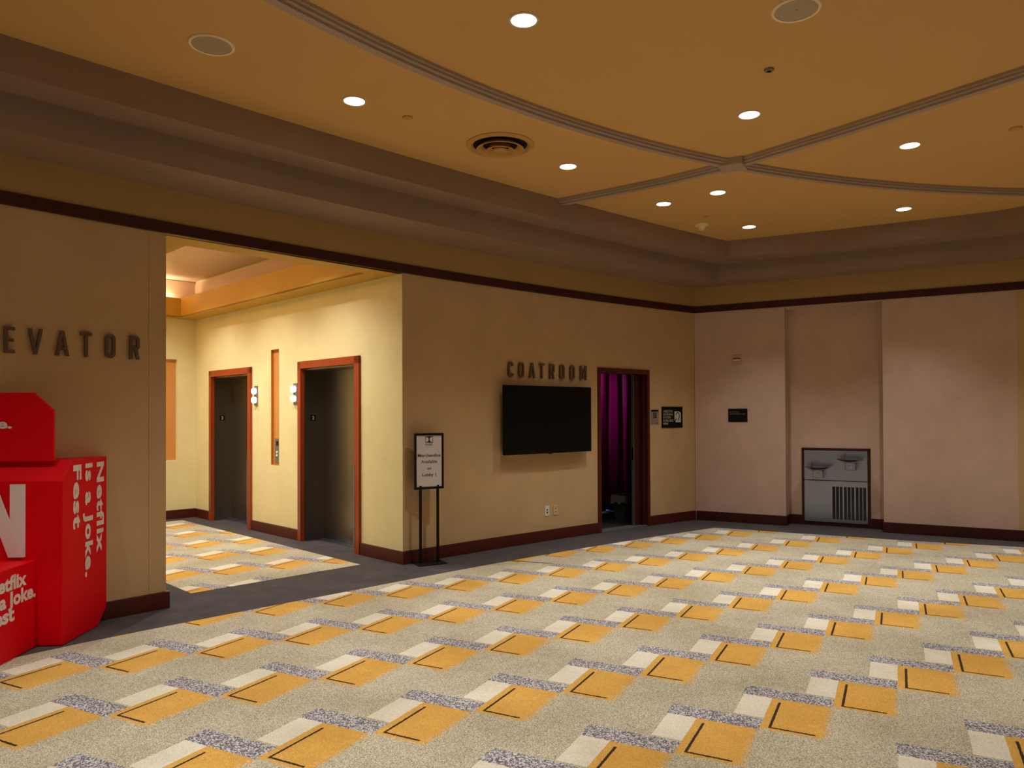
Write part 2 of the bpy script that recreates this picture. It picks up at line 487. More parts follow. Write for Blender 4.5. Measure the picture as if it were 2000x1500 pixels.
# curved ceiling beams
RC = (6.243, -1.33)
def ring_band(mb, r0, r1, z0, z1, a0=28, a1=178, n=90):
    A = [(RC[0] + r0 * cos(radians(a0 + (a1 - a0) * i / n)), RC[1] + r0 * sin(radians(a0 + (a1 - a0) * i / n))) for i in range(n + 1)]
    B = [(RC[0] + r1 * cos(radians(a0 + (a1 - a0) * i / n)), RC[1] + r1 * sin(radians(a0 + (a1 - a0) * i / n))) for i in range(n + 1)]
    mb.band(A, B, z0, z1)
m_ = MB(); ring_band(m_, 9.295, 9.455, H3 - .022, H3 + .01); ring_band(m_, 9.315, 9.435, H3 - .04, H3 + .01); ring_band(m_, 9.345, 9.40, H3 - .058, H3 + .01)
structure(m_.build('trim_7', TAUPE2))
rib = [(.42, 8.40), (.56, 8.30), (1.06, 7.95), (1.57, 7.575), (2.12, 7.08), (2.80, 6.24), (3.58, 5.195), (5.0, 3.2), (6.8, .6), (8.6, -2)]
def off_line(P, o):
    out = []
    for i, p in enumerate(P):
        a, b = P[max(i - 1, 0)], P[min(i + 1, len(P) - 1)]
        dx, dy = b[0] - a[0], b[1] - a[1]; l = hypot(dx, dy)
        out.append((p[0] - dy / l * o, p[1] + dx / l * o))
    return out
m_ = MB()
for o_, z in ((.082, .022), (.062, .04), (.03, .058)): m_.band(off_line(rib, -o_), off_line(rib, o_), H3 - z, H3 + .01)
structure(m_.build('trim_8', TAUPE2))
m_ = MB(); bx, by = 2.095, 7.04
m_.prism([(bx + .16 * cos(radians(t_)), by + .16 * sin(radians(t_))) for t_ in (-75, 15, 105, 195)], H3 - .072, H3 + .01)
structure(m_.build('trim_9', TAUPE2, bevel=.01))

# ------------------------------------------------------------------ elevator alcove shell
AQ = -2.48; AE = 5.47
RD = .28      # depth of the elevator recess
F2 = (.80, 2.20); F1 = (3.515, 4.905)         # outer casing along e
O2 = (.895, 2.13); O1 = (3.60, 4.835)
PN = (2.735, 2.96)
def eseg(mb, e0, e1, z0, z1, q0=0., q1=.42): return mb.prism([AL(e0, q0), AL(e0, q1), AL(e1, q1), AL(e1, q0)], z0, z1)
m_ = MB()
eseg(m_, .0, O2[0], 0, 3.9); eseg(m_, O2[0], O2[1], 2.205, 3.9); eseg(m_, O2[1], PN[0], 0, 3.9)
eseg(m_, PN[0], PN[1], 0, .937); eseg(m_, PN[0], PN[1], 2.497, 3.9); eseg(m_, PN[0], PN[1], .9, 2.55, .045)
eseg(m_, PN[1], O1[0], 0, 3.9); eseg(m_, O1[0], O1[1], 2.205, 3.9); eseg(m_, O1[1], AE + .2, 0, 3.9)
structure(m_.build('wall_alcove_right', WALLA))
m_ = MB(); eseg(m_, .002, .24, BH, HT, -.004, .01); m_.build('corner_strip', WALLA, bpy.data.objects['wall_alcove_right'])
m_ = MB()
BP = (-.95, -.29)
m_.prism([AL(AE, .2), AL(AE, BP[1]), AL(AE + .2, BP[1]), AL(AE + .2, .2)], 0, 3.9)
m_.prism([AL(AE, BP[0]), AL(AE, AQ - .2), AL(AE + .2, AQ - .2), AL(AE + .2, BP[0])], 0, 3.9)
for z0, z1 in ((0, .915), (2.49, 3.9)):
    m_.prism([AL(AE, BP[1]), AL(AE, BP[0]), AL(AE + .2, BP[0]), AL(AE + .2, BP[1])], z0, z1)
structure(m_.build('wall_alcove_back', WALLA))
m_ = MB(); m_.prism([AL(.0, AQ), AL(.0, AQ - .15), AL(AE + .2, AQ - .15), AL(AE + .2, AQ)], 0, 3.9)
structure(m_.build('wall_alcove_left', WALLA))
m_ = MB(); m_.prism([AL(AE - .0, -.9), AL(AE + .0, -.3), AL(AE + .08, -.3), AL(AE + .08, -.9)], .92, 2.49)
o = tag(MB().prism([AL(AE + .05, BP[0]), AL(AE + .05, BP[1]), AL(AE + .09, BP[1]), AL(AE + .09, BP[0])], .915, 2.49).build('wall_panel', COPPER),
        'tall tan panel recessed in the back wall of the elevator alcove', 'panel')
# soffit of the alcove, tray and cove
TE = (.28, 5.32); TQ = (-2.19, -.29)
def cband(mb, e0, e1, q0, q1, z0, z1): return mb.prism([AL(e0, q0), AL(e0, q1), AL(e1, q1), AL(e1, q0)], z0, z1)
m_ = MB()
for a in ((-.0, TE[0], AQ, .0), (TE[1], AE, AQ, 0), (TE[0], TE[1], AQ, TQ[0]), (TE[0], TE[1], TQ[1], 0)):
    cband(m_, *a, HT - .005, HT + .02)
for a in ((TE[0] - .03, TE[0], TQ[0] - .03, TQ[1] + .03), (TE[1], TE[1] + .03, TQ[0] - .03, TQ[1] + .03), (TE[0], TE[1], TQ[0] - .03, TQ[0]), (TE[0], TE[1], TQ[1], TQ[1] + .03)):
    cband(m_, *a, HT, 3.435)
structure(m_.build('ceiling_alcove_soffit', ALCC))
m_ = MB(); cband(m_, .0, AE, AQ, -.03, 3.735, 3.78)
cband(m_, AE - .012, AE, AQ, 0, 3.435, 3.72); cband(m_, 0, AE, -.014, -.001, 3.2, 3.70); cband(m_, 0, AE, AQ, AQ + .01, 3.2, 3.72); cband(m_, .0, .01, AQ, 0, 3.2, 3.72)
structure(m_.build('ceiling_alcove_tray', ALCT))
m_ = MB(); cband(m_, -.1, AE + .2, AQ - .1, .3, 3.86, 3.9); m_.prism([W(-2.5, -.045), W(.02, -.045), AL(.0, .0), AL(0, AQ)], HT - .005, 3.9)
structure(m_.build('ceiling_alcove_top', ALCC))
# alcove baseboards
m_ = MB()
for a, b in ((.0, F2[0]), (F2[1], F1[0]), (F1[1], AE)): eseg(m_, a - (.03 if a == 0 else 0), b, 0, BH, -.022, .01)
m_.prism([AL(AE - .022, .0), AL(AE - .022, AQ), AL(AE + .01, AQ), AL(AE + .01, 0)], 0, BH)
m_.prism([AL(.0, AQ), AL(0, AQ + .022), AL(AE, AQ + .022), AL(AE, AQ)], 0, BH)
structure(m_.build('baseboard_alcove', MAHO, bevel=.004))
# cove light tubes lying behind the tray lip
for i, (e0, e1, q0, q1, what) in enumerate(((TE[1] + .06, TE[1] + .085, TQ[0], TQ[1] - .25, 'back'), (.6, 5.1, TQ[0] - .09, TQ[0] - .065, 'left'))):
    m_ = MB(); cband(m_, e0, e1, q0, q1, 3.34, 3.365)
    o = m_.build('cove_light', LAMPE2)
    tag(o, 'light tube hidden behind the %s lip of the alcove ceiling tray' % what, 'lamp')
for (e0, q0, L_, rot_, p_) in ((TE[1] + .08, (TQ[0] + TQ[1]) / 2, 1.7, E_ROT + pi / 2, 16), (2.8, TQ[0] - .1, 4.4, E_ROT, 34)):
    c = AL(e0, q0)
    l = lamp('cove_lamp', 'AREA', (c[0], c[1], 3.38), p_, (1, .84, .62), L_, shape='RECTANGLE', sy=.05)
    l.rotation_euler = (pi, 0, rot_)

# ------------------------------------------------------------------ elevator entrances (doors)
def elevator(name, f, op):
    wd = abs(f[1] - f[0]); c = AL(f[1], 0)          # origin at far (left as seen) edge, x towards the camera
    r = sempty(name, (c[0], c[1], 0), E_ROT)
    a = f[1] - op[1]; b = wd - (op[0] - f[0])
    m_ = MB(); m_.box(0, a + .005, -.03, .03, 0, 2.292); m_.box(b - .005, wd, -.03, .03, 0, 2.292); m_.box(0, wd, -.03, .03, 2.2, 2.292)
    m_.build('casing', MAHOR, r, bevel=.003)
    m_ = MB(); m_.box(a, a + .02, .03, RD + .06, 0, 2.2); m_.box(b - .02, b, .03, RD + .06, 0, 2.2); m_.box(a, b, .03, RD + .06, 2.18, 2.204)
    m_.build('jamb', BRONZE, r)
    x1 = a + (b - a) * .50
    m_ = MB(); m_.box(a + .021, x1 - .0, RD + .025, RD + .05, .012, 2.179); m_.build('door_panel', BRONZE, r, bevel=.002)
    m_ = MB(); m_.box(x1 + .004, b - .021, RD, RD + .022, .012, 2.179); m_.build('door_panel', BRONZE, r, bevel=.002)
    m_ = MB(); m_.box(a + .02, b - .02, RD - .09, RD + .06, 0, .01); m_.build('sill', STEEL, r)
    m_ = MB(); m_.box(a + .0, a + .001, .03, .031, 0, .001)
    # number plate on the far jamb: faces +x
    pl = MB(); pl.box(a + .02, a + .024, .105, .185, 1.535, 1.61); pl = pl.build('number_plate', BLACK, r)
    t = text_mb('2', 0, .03, 0, .045, bold=.02)
    vs = [(a + .0250, .128 + v[0], 1.55 + v[2]) for v in t.v]
    MB().add(vs, t.f).build('number', SIGNW, pl)
    for z in (.9, 1.12): pass
    m_ = MB(); m_.box(a - .012, a + .006, -.034, -.028, .1, 1.02); m_.box(b - .01, b + .012, -.034, -.028, .1, 1.02)
    m_.build('edge_guard', GREYM, r)
    m_ = MB(); m_.box(a - .1, b + .1, RD + .055, RD + .1, 0, 2.3); m_.build('shaft_backing', VOID, r)
    return r
elevator('door_2', F2, O2)
elevator('door_3', F1, O1)

def lantern(e, which, side):
    c = AL(e, 0)
    t = thing('hall_lantern', (c[0], c[1], 1.745), E_ROT, which, 'lamp', 'elevator arrival lanterns')
    m_ = MB(); m_.box(-.045, .045, -.012, 0, 0, .275); m_.build('backplate', GREYM, t, bevel=.002)
    for z in (.075, .20):
        g = MB(); g.lathe([(.0, -.045), (.03, -.04), (.043, -.02), (.043, .02), (.03, .04), (0, .045)], 0, -.035, z, 20, 1, .9)
        g.build('glass_shade', GLASSW, t, smooth=True)
lantern(2.29, 'white two-shade elevator lantern just left of the nearer elevator frame', -1)
lantern(3.385, 'white two-shade elevator lantern just right of the farther elevator frame', 1)

c = AL(PN[1], 0)
t = thing('call_panel', (c[0], c[1], 0), E_ROT, 'tall narrow copper-coloured recessed panel between the two elevators', 'panel')
wd = PN[1] - PN[0]
m_ = MB(); m_.box(0, wd, .035, .045, .937, 2.497); m_.build('back_panel', COPPER, t)
m_ = MB(); m_.box(0, .006, .0, .04, .937, 2.497); m_.box(wd - .006, wd, 0, .04, .937, 2.497); m_.box(0, wd, 0, .04, .937, .945); m_.box(0, wd, 0, .04, 2.489, 2.497); m_.build('edging', BRASSE, t)
m_ = MB(); m_.box(.055, .195, .026, .035, .965, 1.295); cs = m_.build('call_station', GREYM, t, bevel=.002)
for z in (1.065, 1.11):
    g = MB(); g.add(*(lambda L_: (L_.v, L_.f))(MB().lathe([(.0, 0), (.017, 0), (.017, .01), (.012, .014), (0, .015)], n=20)))
    g.v = [(x + .125, .026 - z_, y + z) for x, y, z_ in g.v]
    g.build('call_button', LETW, cs, smooth=True)
m_ = MB(); m_.box(.095, .155, .0245, .0262, 1.2, 1.26); m_.build('indicator', BLACK, cs)

# ------------------------------------------------------------------ lettering on the walls
def letter_mb(ch, w_, h=.19, k=.024, y0=-.03, y1=-.010):
    m = MB(); a = k / 2; H_ = h; Wd = w_
    def rr(x0, x1, z0, z1, r, a0=0, a1=360):
        pts = []
        for cx_, cz, st in ((x1 - r, z1 - r, 0), (x0 + r, z1 - r, 90), (x0 + r, z0 + r, 180), (x1 - r, z0 + r, 270)):
            for i in range(6):
                t_ = radians(st + 90 * i / 5); pts.append((cx_ + r * cos(t_), cz + r * sin(t_)))
        return pts
    if ch == 'E':
        m.box(0, k, y0, y1, 0, H_)
        for z in (0, H_ / 2 - a, H_ - k): m.box(k * .9, Wd - (.008 if z and z < H_ - k - .01 else 0), y0, y1, z, z + k)
    elif ch == 'T':
        m.box(Wd / 2 - a, Wd / 2 + a, y0, y1, 0, H_ - k * .9); m.box(0, Wd, y0, y1, H_ - k, H_)
    elif ch == 'V':
        m.prismY([(0, H_), (Wd / 2 - a * .9, 0), (Wd / 2 + a * .9, 0), (Wd, H_), (Wd - k, H_), (Wd / 2, k * 1.7), (k, H_)], y0, y1)
    elif ch == 'A':
        m.prismY([(0, 0), (Wd / 2 - a, H_), (Wd / 2 + a, H_), (Wd, 0), (Wd - k, 0), (Wd / 2, H_ - k * 1.9), (k, 0)], y0, y1)
        m.box(k * .9, Wd - k * .9, y0 + .001, y1, H_ * .22, H_ * .22 + k * .85)
    elif ch == 'O':
        m.stroke(rr(a, Wd - a, a, H_ - a, Wd / 2 - a - .001), k, y0, y1, True)
    elif ch == 'C':
        p_ = rr(a, Wd - a, a, H_ - a, Wd / 2 - a - .001)
        p_ = [(Wd - a, H_ * .73)] + p_[:18][0:18] + p_[18:] + [(Wd - a, H_ * .27)]
        m.stroke(p_, k, y0, y1)
    elif ch == 'R':
        m.box(0, k, y0, y1, 0, H_)
        r = H_ * .24; p_ = [(k * .5, H_ - a)] + [(Wd - a - .018 + .018 * sin(t_ * pi / 6), H_ - a - .018 + .018 * cos(t_ * pi / 6)) for t_ in range(0, 4)] \
            + [(Wd - a - .018 + .018 * cos(t_ * pi / 6), H_ * .46 + .018 - .018 * sin(t_ * pi / 6)) for t_ in range(0, 4)] + [(k * .5, H_ * .46)]
        m.stroke(p_, k, y0, y1)
        m.prismY([(Wd - k, 0), (Wd, 0), (Wd * .62 + a, H_ * .46), (Wd * .62 - a, H_ * .46)], y0 + .001, y1)
    elif ch == 'M':
        m.box(0, k, y0, y1, 0, H_); m.box(Wd - k, Wd, y0, y1, 0, H_)
        m.prismY([(k * .3, H_), (k * 1.15, H_), (Wd / 2, H_ * .42), (Wd - k * 1.15, H_), (Wd - k * .3, H_), (Wd / 2 + a * .7, H_ * .1), (Wd / 2 - a * .7, H_ * .1)], y0 + .001, y1)
    # studs that carry the letter off the wall
    m.box(Wd / 2 - .004, Wd / 2 + .004, y1 - .002, .0, H_ - k * .7, H_ - k * .3) if ch in 'ETOC' else m.box(k * .3, k * .6, y1 - .002, .0, H_ * (.9 if ch in 'VRM' else .02), H_ * (.93 if ch in 'VRM' else .05))
    return m
ORD = {'first': 1}
def place_letters(items, word, where, grp, z=2.062):
    for ch, s0, s1, lab in items:
        c = W(s0); o = letter_mb(ch, s1 - s0).build('sign_letter', METAL)
        o.location = (c[0], c[1], z); o.rotation_euler = (0, 0, wall_rot((s0 + s1) / 2))
        tag(o, lab, 'letter', grp)
place_letters([
    ('E', -3.647, -3.580, 'raised metal letter E at the left frame edge, before the V of the elevator sign'),
    ('V', -3.495, -3.399, 'raised metal letter V of the elevator sign on the left wall'),
    ('A', -3.315, -3.222, 'raised metal letter A of the elevator sign, between V and T'),
    ('T', -3.142, -3.062, 'raised metal letter T of the elevator sign, between A and O'),
    ('O', -2.964, -2.888, 'raised metal letter O of the elevator sign on the left wall'),
    ('R', -2.780, -2.702, 'raised metal letter R ending the elevator sign on the left wall')], 'ELEVATOR', '', 'letters of the elevator sign')
place_letters([
    ('C', 1.525, 1.606, 'raised metal letter C beginning the coatroom sign above the television'),
    ('O', 1.696, 1.782, 'raised metal letter O of the coatroom sign, between C and A'),
    ('A', 1.873, 1.972, 'raised metal letter A of the coatroom sign above the television'),
    ('T', 2.043, 2.131, 'raised metal letter T of the coatroom sign above the television'),
    ('R', 2.222, 2.308, 'raised metal letter R of the coatroom sign, between T and O'),
    ('O', 2.402, 2.488, 'raised metal letter O of the coatroom sign, right after the R'),
    ('O', 2.588, 2.673, 'raised metal letter O of the coatroom sign, right before the M'),
    ('M', 2.776, 2.893, 'raised metal letter M ending the coatroom sign above the television')], 'COATROOM', '', 'letters of the coatroom sign', 2.058)

# ------------------------------------------------------------------ television
sm = 2.127; c = W(sm, 0)
t = thing('television', (c[0], c[1], 1.117), wall_rot(sm), 'large black wall-mounted television switched off under the coatroom letters', 'television')
m_ = MB(); m_.box(-.75, .75, -.13, -.09, 0, .842); m_.build('housing', BLACK, t, bevel=.004)
m_ = MB(); m_.box(-.742, .742, -.1312, -.1295, .012, .834); m_.build('screen', SCREEN, t)
m_ = MB(); m_.box(-.4, .4, -.1, -.06, .1, .7); m_.box(-.25, .25, -.07, .01, .25, .6); m_.build('wall_bracket', BLACKM, t)
m_ = MB(); m_.box(-.03, .03, -.132, -.12, -.008, .002); m_.build('sensor', BLACK, t)

# ------------------------------------------------------------------ coatroom doorway
P0 = W(3.12); P1 = W(4.16); rz = atan2(P1[1] - P0[1], P1[0] - P0[0]); wd = hypot(P1[0] - P0[0], P1[1] - P0[1])
d = sempty('door_1', (P0[0], P0[1], 0), rz)
m_ = MB(); m_.box(0, .052, -.022, .17, 0, 2.235); m_.box(wd - .052, wd, -.022, .17, 0, 2.235); m_.box(.052, wd - .052, -.022, .17, 2.17, 2.235)
m_.build('casing', MAHOD, d, bevel=.003)
m_ = MB(); m_.box(.05, wd - .05, -.01, .17, 0, .012); m_.build('threshold', GREYM, d)
m_ = MB(); m_.box(wd - .225, wd - .052, .085, .125, .014, 2.165); lf = m_.build('sliding_leaf', MAHOT, d, bevel=.002)
m_ = MB(); m_.box(wd - .232, wd - .2245, .083, .127, .014, 2.165); ed = m_.build('leaf_edge', GREYM, d)
m_ = MB(); m_.box(wd - .2345, wd - .231, .093, .117, .95, 1.12); m_.box(wd - .24, wd - .231, .1, .11, 1.0, 1.05); m_.build('latch', BLACKM, lf)
m_ = MB(); m_.box(wd - .10, wd - .052, .03, .08, 0, 2.165); m_.build('stop', MAHOT, d)
m_ = MB(); m_.box(.046, .052, -.024, -.012, .82, .93); m_.build('strike_plate', STEEL, d)
# dark coatroom behind (plan frame of the door)
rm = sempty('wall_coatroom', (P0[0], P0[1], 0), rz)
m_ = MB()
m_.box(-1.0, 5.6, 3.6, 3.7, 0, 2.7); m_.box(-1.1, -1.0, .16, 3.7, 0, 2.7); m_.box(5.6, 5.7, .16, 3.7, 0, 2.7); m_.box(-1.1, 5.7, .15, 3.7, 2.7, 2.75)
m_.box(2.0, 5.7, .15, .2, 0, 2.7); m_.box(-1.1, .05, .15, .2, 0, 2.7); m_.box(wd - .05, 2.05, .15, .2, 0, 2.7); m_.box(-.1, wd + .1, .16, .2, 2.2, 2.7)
m_.build('coatroom_shell', VOID, rm)  # near-black walls put the room's darkness into the colour
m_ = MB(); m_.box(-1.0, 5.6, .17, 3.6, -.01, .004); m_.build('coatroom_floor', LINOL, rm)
# curtain
def doorpt(x, y, z=0):
    return (P0[0] + cos(rz) * x - sin(rz) * y, P0[1] + sin(rz) * x + cos(rz) * y, z)
ct = MB(); NX, NZ = 150, 24; vs = []; fs = []
x0, x1 = 1.05, 2.75
for j in range(NZ + 1):
    z = .03 + (2.5 - .03) * j / NZ
    for i in range(NX + 1):
        u = i / NX; x = x0 + (x1 - x0) * u
        ph = u * 2 * pi * 6.5 + .6 * sin(u * 11) ; dp = .06 * sin(ph) + .018 * sin(ph * 2.3 + 1) * (1 - .4 * j / NZ)
        dp += .010 * sin(ph * .5 + z * 2.2)
        zz = z + (.006 * sin(u * 22 + 1) if j == 0 else 0)
        vs.append((x + .02 * sin(z * 1.5 + ph), 1.42 + dp, zz))
for j in range(NZ):
    for i in range(NX):
        a = j * (NX + 1) + i; fs.append((a, a + 1, a + NX + 2, a + NX + 1))
ct.add(vs, fs); cu = ct.build('curtain', CURT, smooth=True)
cu.location = (P0[0], P0[1], 0); cu.rotation_euler = (0, 0, rz)
sdf = cu.modifiers.new('s', 'SOLIDIFY'); sdf.thickness = .004
tag(cu, 'purple satin curtain hanging in folds inside the dark coatroom doorway', 'curtain')
l = lamp('purple_lamp', 'SPOT', doorpt(.62, 1.02, 2.45), 32, (1.0, .42, .85), .08, spot=70, blend=1., aim=doorpt(1.2, 1.45, 2.05))
l = lamp('blue_lamp', 'AREA', doorpt(1.5, 1.95, .4), 4, (.25, .5, 1.0), .9, aim=doorpt(1.6, 1.7, 0))
m_ = MB(); m_.box(1.0, 2.9, 1.55, 3.2, .004, .008); m_.build('light_catch_floor', BLUEF, rm)  # pale floor sheet added to catch the blue lamp under the hem
# rubbish bin
bp_ = doorpt(1.155, .62)
t = thing('waste_bin', (bp_[0], bp_[1], .004), rz + .2, 'grey waste bin with a clear liner just inside the coatroom doorway', 'bin')
m_ = MB()
def taper(mb, w0, d0, w1, d1, z0, z1):
    mb.add([(-w0, -d0, z0), (w0, -d0, z0), (w0, d0, z0), (-w0, d0, z0), (-w1, -d1, z1), (w1, -d1, z1), (w1, d1, z1), (-w1, d1, z1)],
           [(3, 2, 1, 0), (0, 1, 5, 4), (1, 2, 6, 5), (2, 3, 7, 6), (3, 0, 4, 7)])
taper(m_, .105, .075, .135, .10, 0, .37); m_.build('bin_body', BIN, t, bevel=.006)
m_ = MB(); n_ = 32; vs = []; fs = []
for j, (k_, z) in enumerate(((1.0, .375), (1.08, .385), (1.12, .33), (1.16, .27))):
    for i in range(n_):
        a = 2 * pi * i / n_; q = max(abs(cos(a)), abs(sin(a))); rr_ = k_ * (1 + .03 * sin(5 * a + j) * (j > 1))
        vs.append((.138 * rr_ * cos(a) / q, .103 * rr_ * sin(a) / q, z + (.02 * sin(7 * a) if j == 3 else 0)))
for j in range(3):
    for i in range(n_): fs.append((j * n_ + i, j * n_ + (i + 1) % n_, (j + 1) * n_ + (i + 1) % n_, (j + 1) * n_ + i))
m_.add(vs, fs); m_.build('liner', BAG, t, smooth=True)

# ------------------------------------------------------------------ small wall signs
c = W(4.282); t = thing('notice', (c[0], c[1], 1.45), wall_rot(4.28), 'small grey notice card with black header right beside the coatroom door', 'sign')
m_ = MB(); m_.box(-.081, .081, -.005, 0, 0, .218); m_.build('card', SIGNG, t)
m_ = MB(); m_.box(-.078, .078, -.0062, -.005, .188, .214); m_.build('header', BLACK, t)
m_ = MB(); m_.box(-.032, .032, -.0062, -.005, .095, .175); hb = m_.build('symbol_field', BLACK, t)
m_ = MB(); m_.stroke([(-.015, .125), (-.018, .15), (0, .165), (.016, .152), (.014, .13), (.003, .115), (-.002, .103)], .009, -.0072, -.0062); m_.stroke([(-.022, .108), (-.006, .122)], .008, -.0072, -.0062); m_.build('ear_symbol', SIGNG, t)
for i, (w_, z) in enumerate(((.05, .076), (.06, .06), (.045, .044))):
    m_ = MB(); m_.box(-w_, w_, -.0056, -.005, z, z + .004); m_.build('text_line', GREYINK, t)
m_ = MB(); m_.box(.025, .07, -.0056, -.005, .018, .026); m_.build('text_line', BLACKM, t)

c = W(4.656); t = thing('listening_system_sign', (c[0], c[1], 1.40), wall_rot(4.656), 'black square assistive listening sign with a white ear symbol', 'sign')
m_ = MB(); m_.box(-.228, .228, -.012, 0, 0, .312)
m_.build('plaque', BLACK, t, bevel=.004)
for i, s_ in enumerate(('ASSISTIVE', 'LISTENING', 'SYSTEM', 'AVAILABLE', 'HERE')):
    wds = (.205, .21, .165, .22, .11)
    text_mb(s_, -.203, -.203 + wds[i], .228 - i * .0455, .032, y=-.0128, bold=.0).build('text', SIGNW, t)
m_ = MB(); m_.prismY([(.045, .242), (.16, .242), (.185, .215), (.185, .08), (.075, .08), (.055, .11), (.045, .10)], -.0134, -.012); m_.build('symbol_field', SIGNW, t)
m_ = MB(); pts = [(.075, .185), (.083, .21), (.105, .225), (.13, .222), (.148, .20), (.153, .17), (.145, .145), (.13, .125), (.122, .105)]
m_.stroke(pts, .013, -.0142, -.0134); m_.stroke([(.03, .075), (.085, .135)], .016, -.0142, -.0134); m_.stroke([(.15, .235), (.19, .262)], .016, -.0142, -.0134)
m_.build('ear_symbol', BLACK, t)

c = RWP(.641); t = thing('occupancy_sign', (c[0], c[1], 1.481), R_ROT, 'small black maximum occupancy plaque on the wall left of the niche', 'sign')
m_ = MB(); m_.box(-.14, .14, -.008, 0, 0, .197); m_.build('plaque', BLACK, t, bevel=.003)
text_mb('MAXIMUM', -.118, .018, .142, .013, y=-.0088).build('text', GREYINK, t)
put_text(text_mb('OCCUPANCY 835', -.118, .108, .112, .013, y=-.0088), .0055, GREYINK, t)

c = RWP(.64); t = thing('fire_alarm_strobe', (c[0], c[1], 2.326), R_ROT, 'small square fire alarm strobe high on the wall above the occupancy plaque', 'alarm')
m_ = MB(); m_.box(-.068, .068, -.014, 0, 0, .144); m_.build('plate', CREAMD, t, bevel=.003)
m_ = MB(); m_.prismX([(-.014, .055), (-.04, .06), (-.045, .075), (-.04, .095), (-.014, .10)], -.055, .055); m_.build('lens', STEELD, t, bevel=.003)

def outlet(s, z, m1, lab, slots):
    c = W(s); t = thing('wall_outlet', (c[0], c[1], z), wall_rot(s), lab, 'outlet', 'outlets below the television')
    m_ = MB(); m_.box(-.038, .038, -.007, 0, 0, .128); m_.build('cover_plate', m1, t, bevel=.003)
    for x0_, x1_, z0_, z1_ in slots:
        m_ = MB(); m_.box(x0_, x1_, -.0085, -.0068, z0_, z1_); m_.build('socket_slot', INK, t)
outlet(2.185, .312, WHITEP, 'white wall outlet below the television, left of the pair', [(-.012, .012, .072, .088), (-.012, .012, .04, .056), (-.006, .006, .028, .036)])
outlet(2.333, .312, CREAM, 'beige wall outlet below the television, right of the pair', [(-.013, -.007, .08, .095), (.005, .011, .08, .095), (-.013, -.007, .035, .05), (.005, .011, .035, .05)])
c = W(.165); m_ = MB(); m_.stroke([(-.02, -.008), (0, .006), (.016, .012)], .008, -.006, 0)
o = m_.build('wall_mark', SIGNW, loc=(c[0], c[1], .745), rz=wall_rot(.165)); tag(o, 'tiny pale chip on the wall behind the easel sign', 'mark')  # pale mark on the wall, built as a thin raised stroke

# ------------------------------------------------------------------ poster stand
brz = radians(28)
t = thing('sign_stand', (-.900, 8.085, .003), brz, 'black floor stand holding a white merchandise notice beside the wall corner', 'sign stand')
m_ = MB(); m_.box(-.165, .165, -.12, .12, 0, .008); m_.build('base_plate', BLACKM, t, bevel=.003)
for x in (-.1, .1):
    m_ = MB(); m_.box(x - .012, x + .012, -.012, .012, .008, .84); m_.build('post', BLACKM, t)
m_ = MB()
m_.box(-.168, .168, -.014, .014, .80, .826); m_.box(-.168, .168, -.014, .014, 1.378, 1.404); m_.box(-.168, -.146, -.014, .014, .826, 1.378); m_.box(.146, .168, -.014, .014, .826, 1.378)
m_.box(-.15, .15, .002, .012, .82, 1.385)
fr = m_.build('poster_frame', BLACKM, t, bevel=.002)
m_ = MB(); m_.box(-.147, .147, -.006, .002, .825, 1.379); ps = m_.build('poster', PAPER, t)
for s_, w_, z in (('Merchandise', .262, 1.147), ('Available', .184, 1.080), ('on', .048, 1.008), ('Lobby 1', .158, .938)):
    put_text(text_mb(s_, -w_ / 2, w_ / 2, z, .034, y=-.0066, bold=.018), .0085, INK, ps)
lz = 1.300
m_ = MB(); m_.box(-.044, .044, -.0066, -.006, lz, lz + .070); m_.build('logo', NAVY, ps)
m_ = MB()
for sg in (-1, 1):
    pl = [(sg * -.038, lz + .007), (sg * -.038, lz + .063)] + [(sg * (-.038 + .032 * cos(a)), lz + .035 + .028 * sin(a)) for a in [radians(90 - 18 * i) for i in range(0, 11)]]
    m_.prismY(pl, -.0072, -.0066)
m_.build('logo', PAPER, ps)
text_mb('DOLBY', -.044, .044, lz - .030, .020, y=-.0066, bold=.03).build('text', NAVY, ps)
text_mb('THEATRE', -.044, .044, lz - .048, .008, y=-.0066, lsp=1.5).build('text', GREYINK, ps)

# ------------------------------------------------------------------ red promotional booth
BO = (-3.14314, 5.22930); BR = atan2(.99826, -.05893) - pi / 2    # x right, y away along the side face
t = thing('promotional_display', (BO[0], BO[1], .004), BR, 'large red cardboard display with white lettering against the left wall', 'display')
WB = .79
def chamf(mb, prof, x0, x1): return mb.prismX(prof, x0, x1)
m_ = MB(); chamf(m_, [(0, 0), (0, 1.147), (.118, 1.285), (.637, 1.285), (.637, .115), (.51, 0)], -WB, 0)
body = m_.build('body', RED, t, bevel=.003)
m_ = MB(); m_.prismY([(-1.0, 1.283), (-.090, 1.283), (-.090, 1.643), (-.228, 1.767), (-.862, 1.767), (-1.0, 1.643)], .05, .075)
hd = m_.build('header_block', RED, t, bevel=.003)
m_ = MB(); m_.box(-WB + .175, -.175, -.56, .0, 0, .60); pd = m_.build('front_block', RED, t, bevel=.003)
# big N
m_ = MB(); nx0, nx1, nz0, nz1 = -.540, -.250, .622, 1.127; bw = .104
m_.box(nx0, nx0 + bw, -.004, 0, nz0, nz1); m_.box(nx1 - bw, nx1, -.004, 0, nz0, nz1); nb = m_.build('logo_bars', LETW, body)
m_ = MB(); m_.prismY([(nx0, nz1), (nx0 + bw, nz1), (nx1, nz0), (nx1 - bw, nz0)], -.022, -.018); m_.build('logo_diagonal', LETW, body)
